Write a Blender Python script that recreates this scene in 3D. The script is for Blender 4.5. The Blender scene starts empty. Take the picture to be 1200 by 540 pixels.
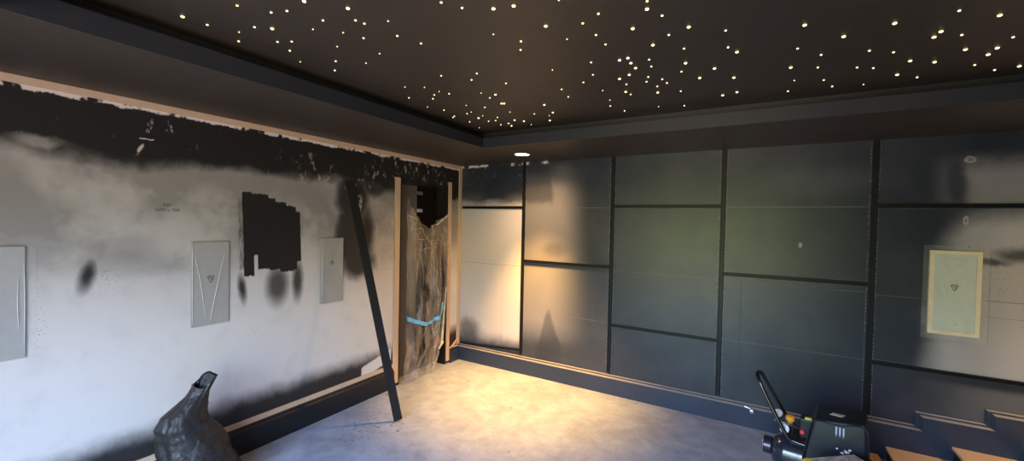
import bpy, bmesh, math, random
from mathutils import Vector, Matrix, noise as mn
random.seed(7)
S = bpy.context.scene
COL = S.collection
PI = math.pi

# ------------------------------------------------------------------ shader expression helper
class V:
    def __init__(s, nt, k): s.nt, s.k = nt, k
    def _m(s, op, *a, clamp=False):
        n = s.nt.nodes.new('ShaderNodeMath'); n.operation = op; n.use_clamp = clamp
        for i, x in enumerate(a):
            if isinstance(x, V): s.nt.links.new(x.k, n.inputs[i])
            else: n.inputs[i].default_value = x
        return V(s.nt, n.outputs[0])
    def __add__(s, o): return s._m('ADD', s, o)
    __radd__ = __add__
    def __sub__(s, o): return s._m('SUBTRACT', s, o)
    def __rsub__(s, o): return s._m('SUBTRACT', o, s)
    def __mul__(s, o): return s._m('MULTIPLY', s, o)
    __rmul__ = __mul__
    def sq(s): return s._m('MULTIPLY', s, s)
    def sqrt(s): return s._m('SQRT', s)
    def abs(s): return s._m('ABSOLUTE', s)
    def mx(s, o): return s._m('MAXIMUM', s, o)
    def mi(s, o): return s._m('MINIMUM', s, o)
    def cl(s): return s._m('ADD', s, 0.0, clamp=True)

class Mat:
    def __init__(s, name):
        s.m = bpy.data.materials.new(name); s.m.use_nodes = True
        s.nt = s.m.node_tree; s.b = s.nt.nodes['Principled BSDF']; s.out = s.nt.nodes['Material Output']
        g = s.nt.nodes.new('ShaderNodeNewGeometry'); s.pos = g.outputs['Position']
        t = s.nt.nodes.new('ShaderNodeTexCoord'); s.loc = t.outputs['Object']
        sp = s.nt.nodes.new('ShaderNodeSeparateXYZ'); s.nt.links.new(s.pos, sp.inputs[0])
        s.x, s.y, s.z = [V(s.nt, o) for o in sp.outputs]
    def noise(s, scale, detail=3, rough=.55, vec=None, stretch=(1, 1, 1), off=(0, 0, 0), dist=0):
        mp = s.nt.nodes.new('ShaderNodeMapping'); mp.inputs['Scale'].default_value = stretch; mp.inputs['Location'].default_value = off
        s.nt.links.new(vec or s.pos, mp.inputs[0])
        n = s.nt.nodes.new('ShaderNodeTexNoise'); n.inputs['Scale'].default_value = scale
        n.inputs['Detail'].default_value = detail; n.inputs['Roughness'].default_value = rough; n.inputs['Distortion'].default_value = dist
        s.nt.links.new(mp.outputs[0], n.inputs['Vector']); return V(s.nt, n.outputs['Fac'])
    def voro(s, scale, vec=None):
        n = s.nt.nodes.new('ShaderNodeTexVoronoi'); n.inputs['Scale'].default_value = scale
        s.nt.links.new(vec or s.pos, n.inputs['Vector']); return V(s.nt, n.outputs['Distance'])
    def sm(s, a, b, x):
        inv = a > b
        if inv: a, b = b, a
        n = s.nt.nodes.new('ShaderNodeMapRange'); n.interpolation_type = 'SMOOTHSTEP'
        n.inputs['From Min'].default_value = a; n.inputs['From Max'].default_value = b
        n.inputs['To Min'].default_value = 1.0 if inv else 0.0; n.inputs['To Max'].default_value = 0.0 if inv else 1.0
        s.nt.links.new(x.k, n.inputs['Value']); return V(s.nt, n.outputs['Result'])
    def blob(s, u, v, cu, cv, ru, rv, soft=.5, ang=0, k=1.0):
        du, dv = u - cu, v - cv
        if ang:
            c, q = math.cos(ang), math.sin(ang)
            du, dv = du * c + dv * q, dv * c - du * q
        d = ((du * (1 / ru)).sq() + (dv * (1 / rv)).sq()).sqrt()
        r = s.sm(1 + soft, max(0, 1 - soft), d)
        return r if k == 1 else r * k
    def rect(s, u, v, u0, u1, v0, v1, e=.005, e2=None):
        e2 = e2 or e
        return s.sm(u0 - e, u0 + e, u) * s.sm(u1 + e, u1 - e, u) * s.sm(v0 - e2, v0 + e2, v) * s.sm(v1 + e2, v1 - e2, v)
    def mix(s, f, a, b):
        n = s.nt.nodes.new('ShaderNodeMix'); n.data_type = 'RGBA'
        for i, x in ((0, f), (6, a), (7, b)):
            if isinstance(x, V): s.nt.links.new(x.k, n.inputs[i])
            elif isinstance(x, (int, float)): n.inputs[i].default_value = x
            else: n.inputs[i].default_value = (*x, 1)
        return V(s.nt, n.outputs[2])
    def set(s, name, v):
        i = s.b.inputs[name]
        if isinstance(v, V): s.nt.links.new(v.k, i)
        elif isinstance(v, (tuple, list)): i.default_value = (*v, 1)
        else: i.default_value = v
    def bump(s, h, strength=.3, dist=.002):
        n = s.nt.nodes.new('ShaderNodeBump'); n.inputs['Strength'].default_value = strength; n.inputs['Distance'].default_value = dist
        s.nt.links.new(h.k, n.inputs['Height']); s.nt.links.new(n.outputs[0], s.b.inputs['Normal'])

def simple(name, col, rough=.5, metal=0, var=.12, scale=18, spec=.5, bump=.15, coat=0):
    m = Mat(name)
    n = m.noise(scale, 4, .6, vec=m.loc)
    m.set('Base Color', m.mix(n, tuple(c * (1 - var) for c in col), tuple(min(1, c * (1 + var)) for c in col)))
    m.set('Roughness', (n * .12 + (rough - .06)).cl()); m.set('Metallic', metal); m.set('Specular IOR Level', spec)
    if coat: m.set('Coat Weight', coat); m.set('Coat Roughness', .08)
    if bump: m.bump(m.noise(scale * 6, 3, .6, vec=m.loc), bump, .001)
    return m.m

def wood(name, a, b, stretch=(30, 30, 3), rough=.65):
    m = Mat(name)
    n = m.noise(1.6, 5, .6, vec=m.pos, stretch=stretch, dist=.6); f = m.noise(7, 2, vec=m.pos)
    m.set('Base Color', m.mix((n * .8 + f * .2).cl(), a, b)); m.set('Roughness', rough)
    m.bump(n, .2, .001); return m.m

BLACK = (.030, .032, .037)
def dark_paint(name, col=BLACK, rough=.42, var=.15, spec=.5):
    m = Mat(name); n = m.noise(5, 4, .6)
    m.set('Base Color', m.mix(n, tuple(c * (1 - var) for c in col), tuple(c * (1 + var) for c in col)))
    m.set('Roughness', n * .16 + (rough - .08)); m.set('Specular IOR Level', spec); m.bump(m.noise(160, 2), .12, .001); return m.m

# ---- left wall: white plaster with sprayed, rolled and dabbed black paint
def left_wall_mat():
    m = Mat('sprayed_plaster_left')
    n1 = m.noise(2.2, 4, .6); n2 = m.noise(6, 4, .6, off=(3, 1, 7)); nf = m.noise(60, 3, .6); nv = m.noise(16, 3, .6, off=(9, 2, 4))
    u = m.y + (n2 - .5) * .10; v = m.z + (m.noise(5, 4, .6, off=(1, 8, 2)) - .5) * .12
    un = m.y + (nf - .5) * .012; vn = m.z + (m.noise(60, 3, off=(5, 5, 5)) - .5) * .02
    # top band, its lower edge rises and falls
    lo = m.z + (n1 - .5) * .24 + (n2 - .5) * .10
    D = m.sm(1.80, 2.015, lo)
    D = D.mx(m.sm(.47, .30, m.z + (n2 - .5) * .10) * .985)
    D = D.mx(m.sm(.40, .24, m.z + (n2 - .5) * .06) * .97)
    for a in [(-1.54, 1.84, .20, .28, .45), (-1.57, 1.50, .17, .32, .45), (-1.47, 1.27, .20, .15, .5), (-1.30, 2.00, .24, .17, .5), (-1.38, 1.52, .10, .30, .7)]:
        D = D.mx(m.blob(u, v, *a) * .965)
    D = D.mx(m.blob(u, v, -1.05, 1.98, .07, .10, .6))
    us = m.y + (nv - .5) * .02; vs = m.z + (n2 - .5) * .03
    D = D.mx(m.blob(us, vs, -3.203, 1.325, .036, .095, .8, -.22) * .985)
    D = D.mx(m.blob(us, vs, -2.435, 1.155, .026, .10, .8, .12) * .975)
    D = D.mx(m.blob(us, vs, -2.19, 1.15, .085, .15, .6) * .90)
    D = D.mx(m.blob(us, vs, -2.035, 1.17, .045, .15, .7) * .94)
    D = D.mx(m.blob(u, v, -.15, 2.08, .2, .22, .3)).mx(m.sm(1.6, 2.1, m.z) * m.sm(-.22, -.18, m.y) * .97)
    D = D.mx(m.rect(m.y, m.z, -.19, -.05, 1.3, 2.2, .03, .2) * .6)
    D = D.mx(m.sm(2.01, 2.10, m.z + (nv - .5) * .03))
    # thin overspray clouds
    T = m.sm(.75, 1.85, m.z) * .34 + m.sm(.42, .70, n1) * m.sm(.9, 1.6, m.z) * .32 + m.sm(.5, .7, n2) * .07 + .03
    for a in [(-3.40, 1.66, .16, .10, .7), (-3.05, 1.46, .14, .07, .7), (-3.5, 1.78, .10, .15, .7), (-2.6, 1.9, .3, .1, .8), (-2.0, 1.85, .35, .14, .8), (-3.0, 1.36, .25, .06, .8)]:
        T = T + m.blob(u, v, *a) * .22
    D = D.mx(T.mi(.62))
    # speckles
    vo = m.voro(95)
    dots = m.sm(.22, .15, vo + (nv - .5) * .1)
    reg = m.blob(us, vs, -3.13, 1.29, .07, .10, .5)
    for a in [(-3.375, 1.12, .025, .16, .5), (-2.45, 1.09, .04, .05, .5), (-1.60, .95, .05, .09, .5), (-1.62, 1.08, .03, .2, .5), (-2.35, .84, .03, .03, .5)]:
        reg = reg.mx(m.blob(us, vs, *a))
    D = D.mx(dots * reg * .9)
    # rolled patch of solid black
    st1 = m.noise(1, 3, .7, stretch=(1, 150, 5)); st2 = m.noise(1, 3, .7, stretch=(1, 110, 14), off=(2, 2, 2))
    ur = m.y + (m.z - 1.5) * .035 + (st1 - .5) * .010; vr = m.z + (st2 - .5) * .045
    for (u0, u1, v0, v1) in [(-2.432, -2.362, 1.232, 1.822), (-2.40, -2.25, 1.375, 1.815), (-2.338, -2.20, 1.275, 1.79), (-2.26, -2.12, 1.262, 1.765), (-2.18, -2.07, 1.240, 1.740), (-2.11, -2.045, 1.25, 1.735), (-2.07, -2.012, 1.31, 1.70)]:
        D = D.mx(m.rect(ur, vr, u0, u1, v0, v1, .003, .005))
    D = D.mx(m.rect(ur, vr, -2.462, -2.42, 1.28, 1.785, .004, .02) * m.sm(.38, .56, m.noise(1, 3, .7, stretch=(1, 200, 10), off=(3, 3, 3))) * .9)
    D = D.mx(m.rect(ur, vr, -2.02, -1.985, 1.5, 1.69, .004, .02) * m.sm(.42, .58, m.noise(1, 3, .7, stretch=(1, 200, 10), off=(3, 3, 3))) * .8)
    # ragged bare chips in the black
    ch = m.noise(13, 5, .7, stretch=(1, 1.5, .8), off=(2, 2, 1)); rg = m.noise(2.4, 2, off=(6, 0, 0))
    chips = m.sm(.615, .70, ch) * m.sm(.44, .60, rg) * m.sm(1.9, 2.02, m.z)
    chips = chips.mx(m.sm(.555, .66, ch) * m.sm(.42, .5, rg) * m.sm(-2.3, -1.7, m.y) * m.sm(1.88, 1.98, m.z) * m.sm(-.2, -.3, m.y) * .8)
    D = D * (1 - chips * .85)
    D = D * (1 - m.rect(un, vn, -2.99, -2.925, 2.083, 2.089, .003) * .9) * (1 - m.blob(un, vn, -2.985, 2.03, .008, .025, .4, -.5) * .8)
    D = D * (1 - m.blob(u, v, -3.38, 2.0, .07, .03, .6) * .35)
    # ragged bare edge under the timber strip, torn plaster patches
    D = D * (1 - m.sm(2.240, 2.250, m.z + (m.noise(11, 5, .75) - .5) * .07) * m.sm(.40, .47, m.noise(7, 3, .6, off=(3, 8, 1))))
    D = D * (1 - m.blob(un, vn, -1.475, 1.77, .035, .09, .25, -.2) * m.sm(.40, .5, m.noise(22, 3)) * .95)
    D = D * (1 - m.rect(un, vn + (m.y + 1.3) * -.25, -1.42, -1.07, .22, .33, .01) * m.sm(-1.44, -1.36, un + (.35 - m.z) * .5))
    # board joint
    D = D.mx(m.rect(m.y, m.z, -1.6, -1.06, 1.171, 1.176, .002) * .35)
    col = m.mix(D.cl(), (.67, .60, .535), (.016, .014, .013))
    m.set('Base Color', col); m.set('Roughness', .85 - D * .30); m.set('Specular IOR Level', .30)
    m.bump(m.noise(90, 4, .6) * .5 + D * .2, .25, .0015)
    return m.m

def right_wall_mat():
    m = Mat('sprayed_board_right')
    n1 = m.noise(2.0, 4, .6, off=(4, 4, 4)); n2 = m.noise(6, 4, .6, off=(3, 1, 7)); nv = m.noise(22, 4, .6); nf = m.noise(70, 3)
    x = m.x + (n1 - .5) * .16; z = m.z + (n2 - .5) * .12
    X, Z = m.x, m.z
    # bare (lighter) areas; B = how little paint
    c1 = m.sm(.853, .848, X); c2 = m.sm(.86, .865, X) * m.sm(1.85, 1.84, X); c5 = m.sm(3.77, 3.78, X)
    b1 = m.sm(1.93, 1.79, z) * m.sm(.20, .44, z) * (1 - m.blob(x, z, .15, .38, .14, .12, .6) * .7) * (.70 + m.sm(.3, .8, X) * .12)
    b1 = b1.mx(m.blob(x, z, .16, 1.88, .16, .08, .9) * .10).mx(m.blob(x, z, .76, 1.87, .10, .07, .9) * .16)
    up = m.sm(1.62, 1.30, x + (Z - 1.6) * .1) * m.sm(2.22, 1.98, z) * .24
    up = up * (1 - m.rect(x, z, .80, 1.20, 1.86, 2.12, .03, .05) * .62) * (1 - m.blob(x, z, 1.25, 1.37, .12, .07, .6) * .4)
    lw = m.sm(1.66, 1.15, x) * .27 * m.sm(.28, .62, z) + .03
    lw = lw * (1 - m.sm(1.16, 1.19, Z) * .75)
    cone = m.sm(.02, -.02, (x - 1.20).abs() - (.76 - Z) * .32) * m.sm(.80, .66, Z)
    lw = lw * (1 - cone * .55)
    b2 = m.mix  # placeholder
    hi = m.sm(1.23, 1.24, Z)
    b2 = up * hi + lw * (1 - hi)
    top5 = m.sm(4.02, 4.32, x) * m.sm(2.20, 2.02, z) * .33 * (1 - m.blob(x, z, 4.19, 1.97, .05, .17, .6) * .85)
    mid5 = m.sm(4.04, 4.25, x - (Z - 1.2) * .08) * .52 * m.sm(1.86, 1.66, z) + m.sm(4.3, 4.5, x) * .1
    mid5 = mid5 * (1 - m.blob(x, z, 4.50, 1.50, .10, .045, .7) * .85) * (1 - m.blob(x, z, 4.36, 1.44, .09, .025, .6) * .85)
    mid5 = mid5 * (1 - m.blob(x, z, 4.05, 1.75, .2, .12, .6) * .6)
    low5 = m.sm(4.0, 4.5, x) * .14 * m.sm(.64, .58, Z)
    h5 = m.sm(1.81, 1.83, Z); l5 = m.sm(.69, .67, Z)
    b5 = top5 * h5 + mid5 * (1 - h5) * (1 - l5) + low5 * l5
    mids = (1 - m.sm(1.845, 1.85, X).mi(m.sm(3.77, 3.765, X))) # outside the two middle columns
    B = b1 * c1 + b2 * c2 + b5 * c5
    B = B + m.sm(.35, .75, n1) * .035
    # scuffs
    sc = m.noise(20, 5, .75, stretch=(2.4, 1, .7), off=(7, 7, 7)); rg = m.noise(2.1, 2, off=(0, 5, 5))
    B = B.mx(m.sm(.66, .74, sc) * m.sm(.50, .62, rg) * m.sm(2.0, 1.7, X) * .55)
    B = B.mx(m.sm(.60, .68, m.noise(16, 5, .7)) * m.sm(2.02, 2.12, Z) * m.sm(.85, .8, X) * .6)
    rag = m.sm(2.268, 2.280, Z + (m.noise(15, 5, .75) - .5) * .09) * m.sm(1.20, 1.10, X) * m.sm(.50, .56, m.noise(9, 3, .6, off=(3, 8, 1)))
    B = B.mx(rag * .95)
    # joints: pale hairlines on the dark boards, dark ones on the bare board
    lin = m.rect(X, Z, 1.86, 2.77, 1.197, 1.200, .0015) * .10
    for r in [(.89, 1.82, .688, .692), (2.82, 3.75, 1.813, 1.817), (2.82, 3.75, .688, .691), (2.93, 3.75, 1.186, 1.189), (3.80, 4.08, 1.172, 1.175), (.89, 1.82, 1.806, 1.809)]:
        lin = lin.mx(m.rect(X, Z, *r, .0015) * .22 * m.sm(.35, .5, m.noise(3, 2)))
    ed = None
    for q in (.861, 1.841, 2.796, 3.778):
        for s_ in (-.027, .027):
            l_ = m.rect(X, Z, q + s_ - .001, q + s_ + .001, .22, 2.28, .0015)
            ed = l_ if ed is None else ed.mx(l_)
    for r_ in ((.88, 1.82, 1.258), (1.86, 2.77, 1.803), (1.86, 2.77, .692), (2.82, 3.76, 1.228), (3.80, 5.0, 1.802), (3.80, 5.0, .702), (2.82, 3.76, 1.268)):
        ed = ed.mx(m.rect(X, Z, r_[0], r_[1], r_[2] - .001, r_[2] + .001, .0015))
    B = B.mx(lin).mx(ed * m.sm(.36, .55, m.noise(5, 3, .6, off=(4, 0, 2))) * .20)
    B = B + m.blob(x, z, 3.45, 2.02, .32, .09, .8) * .045 + m.blob(x, z, 2.2, 1.55, .4, .3, .9) * .02  # broad faint blobs paint soft reflections into the dark panels
    B = B.mx(m.sm(.70, .76, m.noise(46, 3, .7, off=(5, 1, 1))) * m.sm(.55, .65, n1) * .3)
    DK = m.rect(X, Z, .02, .845, 1.166, 1.169, .0015).mx(m.rect(X, Z, .02, .845, 1.205, 1.207, .001) * .5)
    DK = DK.mx(m.rect(X, Z, .60, .603, .3, 1.16, .001) * .5).mx(m.rect(X, Z, 2.950, 2.954, .33, 1.19, .0015)).mx(m.rect(X, Z, 4.36, 4.56, 1.192, 1.195, .0015)).mx(m.rect(X, Z, 4.36, 4.56, 1.085, 1.088, .0015) * .6)
    DK = DK.mx(m.rect(X, Z, 4.375, 4.378, .90, 1.5, .0015) * .5)
    # screw heads and spatter around the framed plate
    gx = m.nt.nodes.new('ShaderNodeMapping'); gx.inputs['Scale'].default_value = (1, 0, 1); m.nt.links.new(m.pos, gx.inputs[0])
    vo = m.voro(11, gx.outputs[0]); DK = DK.mx(m.sm(.060, .045, vo) * m.sm(4.16, 4.2, X) * m.sm(.70, .72, Z) * m.sm(1.8, 1.7, Z))
    sp = m.sm(.22, .14, m.voro(75, gx.outputs[0])) * m.blob(x, z, 4.40, 1.33, .06, .14, .5)
    DK = DK.mx(sp * .9).mx(m.sm(.045, .035, m.voro(7, gx.outputs[0])) * m.sm(.8, .75, X) * m.sm(1.8, 1.7, Z) * .5)
    # filler patches
    f1 = m.blob(X + (nf - .5) * .02, Z + (nv - .5) * .02, 4.262, 2.128, .030, .024, .2); f1i = m.blob(X, Z, 4.262, 2.13, .014, .012, .5)
    f2 = m.blob(X + (nf - .5) * .02, Z, 4.253, 1.722, .014, .032, .25); f2i = m.blob(X, Z, 4.253, 1.722, .006, .018, .4)
    f3 = m.blob(X + (nf - .5) * .02, Z + (nv - .5) * .02, 3.345, 1.515, .012, .022, .3)
    B = B.mx((f1 - f1i * .5) * .42).mx((f2 - f2i * .6) * .62).mx(f3 * .5)
    B = (B * (1 - DK * .85)).cl()
    col = m.mix(B, (.016, .022, .031), (.66, .61, .575))
    m.set('Base Color', col)
    m.set('Roughness', m.sm(0, .8, B) * .36 + .36 + (n2 - .5) * .10)
    m.set('Specular IOR Level', .50)
    m.bump(nf * .5 + DK * -1.0 + f1 * .6 + f2 * .6, .22, .002)
    return m.m

def floor_mat():
    m = Mat('dusty_concrete')
    a = m.noise(1.6, 5, .6); b = m.noise(9, 5, .65, off=(3, 3, 3)); c = m.noise(55, 4, .7); d = m.noise(3.2, 4, .6, off=(8, 1, 1), dist=1.2)
    f = (a * .35 + b * .3 + c * .2 + d * .25 - .1).cl()
    col = m.mix(m.sm(.28, .66, f), (.185, .222, .275), (.37, .42, .495))
    wh = m.sm(.655, .70, m.noise(38, 4, .7, off=(1, 1, 2))) * m.sm(.5, .6, a)
    col = m.mix(wh * .5, col, (.70, .72, .74))
    # crumbs of dirt under the leaning plank
    dt = m.sm(.56, .63, m.noise(26, 4, .65)) * m.blob(m.x, m.y, .42, -1.72, .16, .24, .5, .4).mx(m.blob(m.x, m.y, .62, -1.62, .10, .1, .5))
    dt = dt.mx(m.sm(.14, .09, m.voro(9)) * m.sm(.55, .6, m.noise(3, 2, off=(2, 9, 9))) * .7)
    col = m.mix(dt * .8, col, (.05, .05, .055))
    m.set('Base Color', col); m.set('Roughness', .60 - d * .15 + c * .1)
    m.bump(b * .4 + c * .5 - dt, .35, .003)
    return m.m

M = {}
M['left'] = left_wall_mat(); M['right'] = right_wall_mat(); M['floor'] = floor_mat()
M['ceil'] = dark_paint('ceiling_black_paint', (.034, .027, .018), .45, spec=.4)
M['fascia'] = dark_paint('satin_fascia_paint', (.024, .027, .031), .38)
M['skirt'] = dark_paint('skirting_paint', (.022, .034, .058), .34)
M['skirtl'] = dark_paint('skirting_paint_left', (.012, .012, .014), .42, spec=.3)
M['track'] = dark_paint('track_plastic', (.009, .009, .010), .4, spec=.25)
M['wall'] = simple('plain_plaster', (.55, .53, .50), .8)
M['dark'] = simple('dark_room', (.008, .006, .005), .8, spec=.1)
M['jambdark'] = dark_paint('lining_paint', (.016, .013, .012), .45, spec=.25)
M['wood'] = wood('raw_softwood', (.50, .34, .21), (.64, .46, .31), (14, 14, 14))
M['ply'] = wood('plywood_tread', (.46, .33, .20), (.62, .47, .31), (3, 22, 3), .5)
M['palewood'] = wood('pale_frame_timber', (.72, .60, .38), (.85, .74, .52), (14, 14, 14))
M['offcut'] = wood('brown_offcut', (.28, .15, .07), (.42, .25, .13), (5, 25, 5), .6)
M['dusty'] = simple('painted_edge_highlight', (.20, .185, .165), .6, var=.35, scale=9)  # pale tone that paints bright highlight lines onto the skirting chamfers
M['plank'] = dark_paint('plank_paint', (.013, .010, .009), .6, spec=.18)
M['plate'] = simple('grey_primed_board', (.34, .305, .262), .55, var=.05)
M['plate2'] = simple('pale_green_grey_board', (.56, .60, .50), .5, var=.04)
M['ink'] = simple('ink', (.02, .02, .02), .6, bump=0)
M['inkgrey'] = simple('pencil_grey', (.13, .115, .105), .7, bump=0)
M['metal'] = simple('brushed_metal', (.62, .62, .63), .3, 1, .1)
M['ribs'] = simple('grey_blue_ribs', (.20, .24, .30), .35, bump=0)
M['staple'] = simple('staple_wire', (.45, .45, .44), .45, .2, .1)
M['white'] = simple('white_plastic', (.75, .76, .78), .4, bump=0)
M['tank'] = simple('tank_enamel', (.012, .018, .030), .22, 0, .15, coat=.6, bump=.05)
M['cover'] = simple('cover_plastic', (.009, .011, .015), .38, bump=.12, spec=.2)
M['blackpl'] = simple('black_plastic', (.010, .010, .012), .4)
M['tube'] = simple('gloss_black_tube', (.008, .008, .010), .18, coat=.5, bump=0)
M['orange'] = simple('orange_plastic', (.85, .36, .03), .4, bump=0)
M['yellow'] = simple('yellow_plastic', (.85, .72, .06), .4, bump=0)
M['red'] = simple('red_plastic', (.65, .05, .05), .4, bump=0)
M['blue'] = simple('blue_label', (.10, .25, .65), .4, bump=0)
M['bluetape'] = simple('blue_masking_tape', (.13, .42, .68), .5, bump=.1)
M['paletape'] = simple('pale_masking_tape', (.78, .70, .40), .6, bump=.1)
M['rubber'] = simple('rubber', (.02, .02, .02), .8)

def bag_mat():
    m = Mat('black_polythene'); n = m.noise(9, 4, .6, vec=m.loc)
    m.set('Base Color', m.mix(n, (.016, .013, .011), (.034, .028, .023))); m.set('Roughness', n * .2 + .20)
    m.set('Specular IOR Level', .36); m.bump(m.noise(24, 5, .65, vec=m.loc, dist=1.5), .55, .012); return m.m
M['bag'] = bag_mat()

def film(name, clear, tint, rough, bs=.5, scale=14, stretch=(1, 1, 1), con=.5):
    m = Mat(name); nt = m.nt
    m.set('Base Color', tint); m.set('Roughness', rough); m.set('Specular IOR Level', .8)
    m.bump(m.noise(scale, 5, .65, vec=m.loc, dist=1.6), bs, .025)
    t = nt.nodes.new('ShaderNodeBsdfTransparent'); mx = nt.nodes.new('ShaderNodeMixShader')
    n = m.noise(scale * .7, 4, .6, vec=m.loc, off=(4, 4, 4), stretch=stretch, dist=.5); f = (m.sm(.3, .7, n) * con + (clear - con * .5)).cl()
    nt.links.new(f.k, mx.inputs[0]); nt.links.new(m.b.outputs[0], mx.inputs[1]); nt.links.new(t.outputs[0], mx.inputs[2])
    nt.links.new(mx.outputs[0], m.out.inputs[0]); return m.m
M['film'] = film('clear_film', .90, (.8, .8, .78), .16, .3, con=.10)
M['crease'] = film('film_crease_highlight', .52, (.9, .88, .84), .15, .1, con=.1)  # paler, denser film that paints highlight lines along the folds
M['sheet'] = film('dust_sheet_polythene', .72, (.44, .37, .30), .15, 1.0, 8, (1, 1.6, .4), .50)

def emit(name, col, st):
    m = bpy.data.materials.new(name); m.use_nodes = True; nt = m.node_tree; nt.nodes.clear()
    e = nt.nodes.new('ShaderNodeEmission'); e.inputs[0].default_value = (*col, 1); e.inputs[1].default_value = st
    o = nt.nodes.new('ShaderNodeOutputMaterial'); nt.links.new(e.outputs[0], o.inputs[0]); return m
M['star'] = emit('star_glow', (1, .82, .36), 2.3)
M['starb'] = emit('bright_star_glow', (1, .82, .34), 2.9)
M['lamp'] = emit('downlight_glow', (1, .80, .50), 14)

# ------------------------------------------------------------------ geometry helpers
def box(bm, x0, x1, y0, y1, z0, z1):
    vs = [bm.verts.new((x, y, z)) for x in (x0, x1) for y in (y0, y1) for z in (z0, z1)]
    for f in ((0, 1, 3, 2), (4, 6, 7, 5), (0, 4, 5, 1), (2, 3, 7, 6), (0, 2, 6, 4), (1, 5, 7, 3)):
        bm.faces.new([vs[i] for i in f])
    return vs
def prism(bm, pts, ax, a, b):
    """pts: 2-D outline in the two axes other than ax, pulled from a to b along ax"""
    def mk(p, t):
        q = list(p); q.insert(ax, t); return bm.verts.new(q)
    A = [mk(p, a) for p in pts]; B = [mk(p, b) for p in pts]; n = len(pts)
    bm.faces.new(A[::-1]); bm.faces.new(B)
    for i in range(n): bm.faces.new((A[i], A[(i + 1) % n], B[(i + 1) % n], B[i]))
def tube(bm, pts, r, n=12, cap=True):
    pts = [Vector(p) for p in pts]; rings = []; up = Vector((0, 0, 1))
    rr = r if isinstance(r, (list, tuple)) else [r] * len(pts)
    N = None
    for i, p in enumerate(pts):
        t = (pts[min(i + 1, len(pts) - 1)] - pts[max(i - 1, 0)]).normalized()
        if N is None: N = t.cross(up if abs(t.z) < .9 else Vector((1, 0, 0))).normalized()
        else: N = (N - t * N.dot(t)).normalized()
        Bn = t.cross(N)
        rings.append([bm.verts.new(p + (N * math.cos(2 * PI * k / n) + Bn * math.sin(2 * PI * k / n)) * rr[i]) for k in range(n)])
    for a, b in zip(rings, rings[1:]):
        for k in range(n): bm.faces.new((a[k], a[(k + 1) % n], b[(k + 1) % n], b[k]))
    if cap: bm.faces.new(rings[0][::-1]); bm.faces.new(rings[-1])
def smooth_path(p, k=6):
    p = [Vector(q) for q in p]; out = []
    for i in range(len(p) - 1):
        a, b, c, d = p[max(i - 1, 0)], p[i], p[i + 1], p[min(i + 2, len(p) - 1)]
        for j in range(k):
            t = j / k
            out.append(.5 * ((2 * b) + (c - a) * t + (2 * a - 5 * b + 4 * c - d) * t * t + (3 * b - a - 3 * c + d) * t ** 3))
    out.append(p[-1]); return out
def obj(name, bm, mat, parent=None, bevel=0, smooth=False, world=False, seg=2):
    bmesh.ops.recalc_face_normals(bm, faces=bm.faces[:])
    if world and parent:
        bm.transform(parent.matrix_basis.inverted())
    me = bpy.data.meshes.new(name); bm.to_mesh(me); bm.free()
    for q in (mat if isinstance(mat, (list, tuple)) else [mat]): me.materials.append(q)
    if smooth:
        for p in me.polygons: p.use_smooth = True
    o = bpy.data.objects.new(name, me); COL.objects.link(o)
    if parent: o.parent = parent
    if bevel:
        b = o.modifiers.new('bevel', 'BEVEL'); b.width = bevel; b.segments = seg; b.limit_method = 'ANGLE'; b.angle_limit = math.radians(35)
    return o
def tag(o, label=None, cat=None, group=None, kind=None):
    if label: o['label'] = label
    if cat: o['category'] = cat
    if group: o['group'] = group
    if kind: o['kind'] = kind
    return o
def struct(o, label=None, cat=None): return tag(o, label, cat, kind='structure')
def empty(name, loc, rz=0, rot=None):
    o = bpy.data.objects.new(name, None); COL.objects.link(o); o.location = loc
    o.rotation_euler = rot or (0, 0, rz); o.empty_display_size = .1
    o.matrix_basis = Matrix.Translation(Vector(loc)) @ o.rotation_euler.to_matrix().to_4x4()
    return o
def text(name, body, size, mat, parent, mtx, depth=.0006):
    cu = bpy.data.curves.new(name, 'FONT'); cu.body = body; cu.size = size; cu.extrude = depth; cu.align_x = 'CENTER'; cu.align_y = 'CENTER'
    t = bpy.data.objects.new('tmp', cu); COL.objects.link(t)
    dg = bpy.context.evaluated_depsgraph_get(); me = bpy.data.meshes.new_from_object(t.evaluated_get(dg))
    bpy.data.objects.remove(t); me.transform(mtx); me.materials.clear(); me.materials.append(mat)
    o = bpy.data.objects.new(name, me); COL.objects.link(o); o.parent = parent; return o
B = bmesh.new

# ------------------------------------------------------------------ room shell
HS, HC = 2.30, 2.447           # soffit and raised star ceiling
XR, YN = 6.6, -4.6             # far right and near walls
# floor
bm = B(); box(bm, -1.9, XR, YN - .3, .2, -.12, 0)
floor = struct(obj('floor', bm, M['floor']), 'dusty bare concrete floor of the unfinished room', 'floor')
# left wall with the door opening
DY0, DY1, DZ = -.985, -.245, 2.045
bm = B()
box(bm, -.15, 0, YN, DY0, 0, 2.62); box(bm, -.15, 0, DY1, 0, 0, 2.62); box(bm, -.15, 0, DY0, DY1, DZ, 2.62)
wl = struct(obj('wall_left', bm, M['left']), 'white plaster wall with sprayed black paint and a rolled black patch', 'wall')
wl_note_m = Matrix.Translation((.0012, -2.86, 1.694)) @ Matrix.Rotation(PI / 2, 4, 'Z') @ Matrix.Rotation(PI / 2, 4, 'X')
text('pencil_note', 'PSP\n1500 x 760', .027, M['inkgrey'], wl, wl_note_m)
# right-hand wall of the picture
bm = B(); box(bm, -.15, XR, 0, .15, 0, 2.62)
wr = struct(obj('wall_right', bm, M['right']), 'boarded feature wall sprayed dark grey in panels', 'wall')
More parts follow.
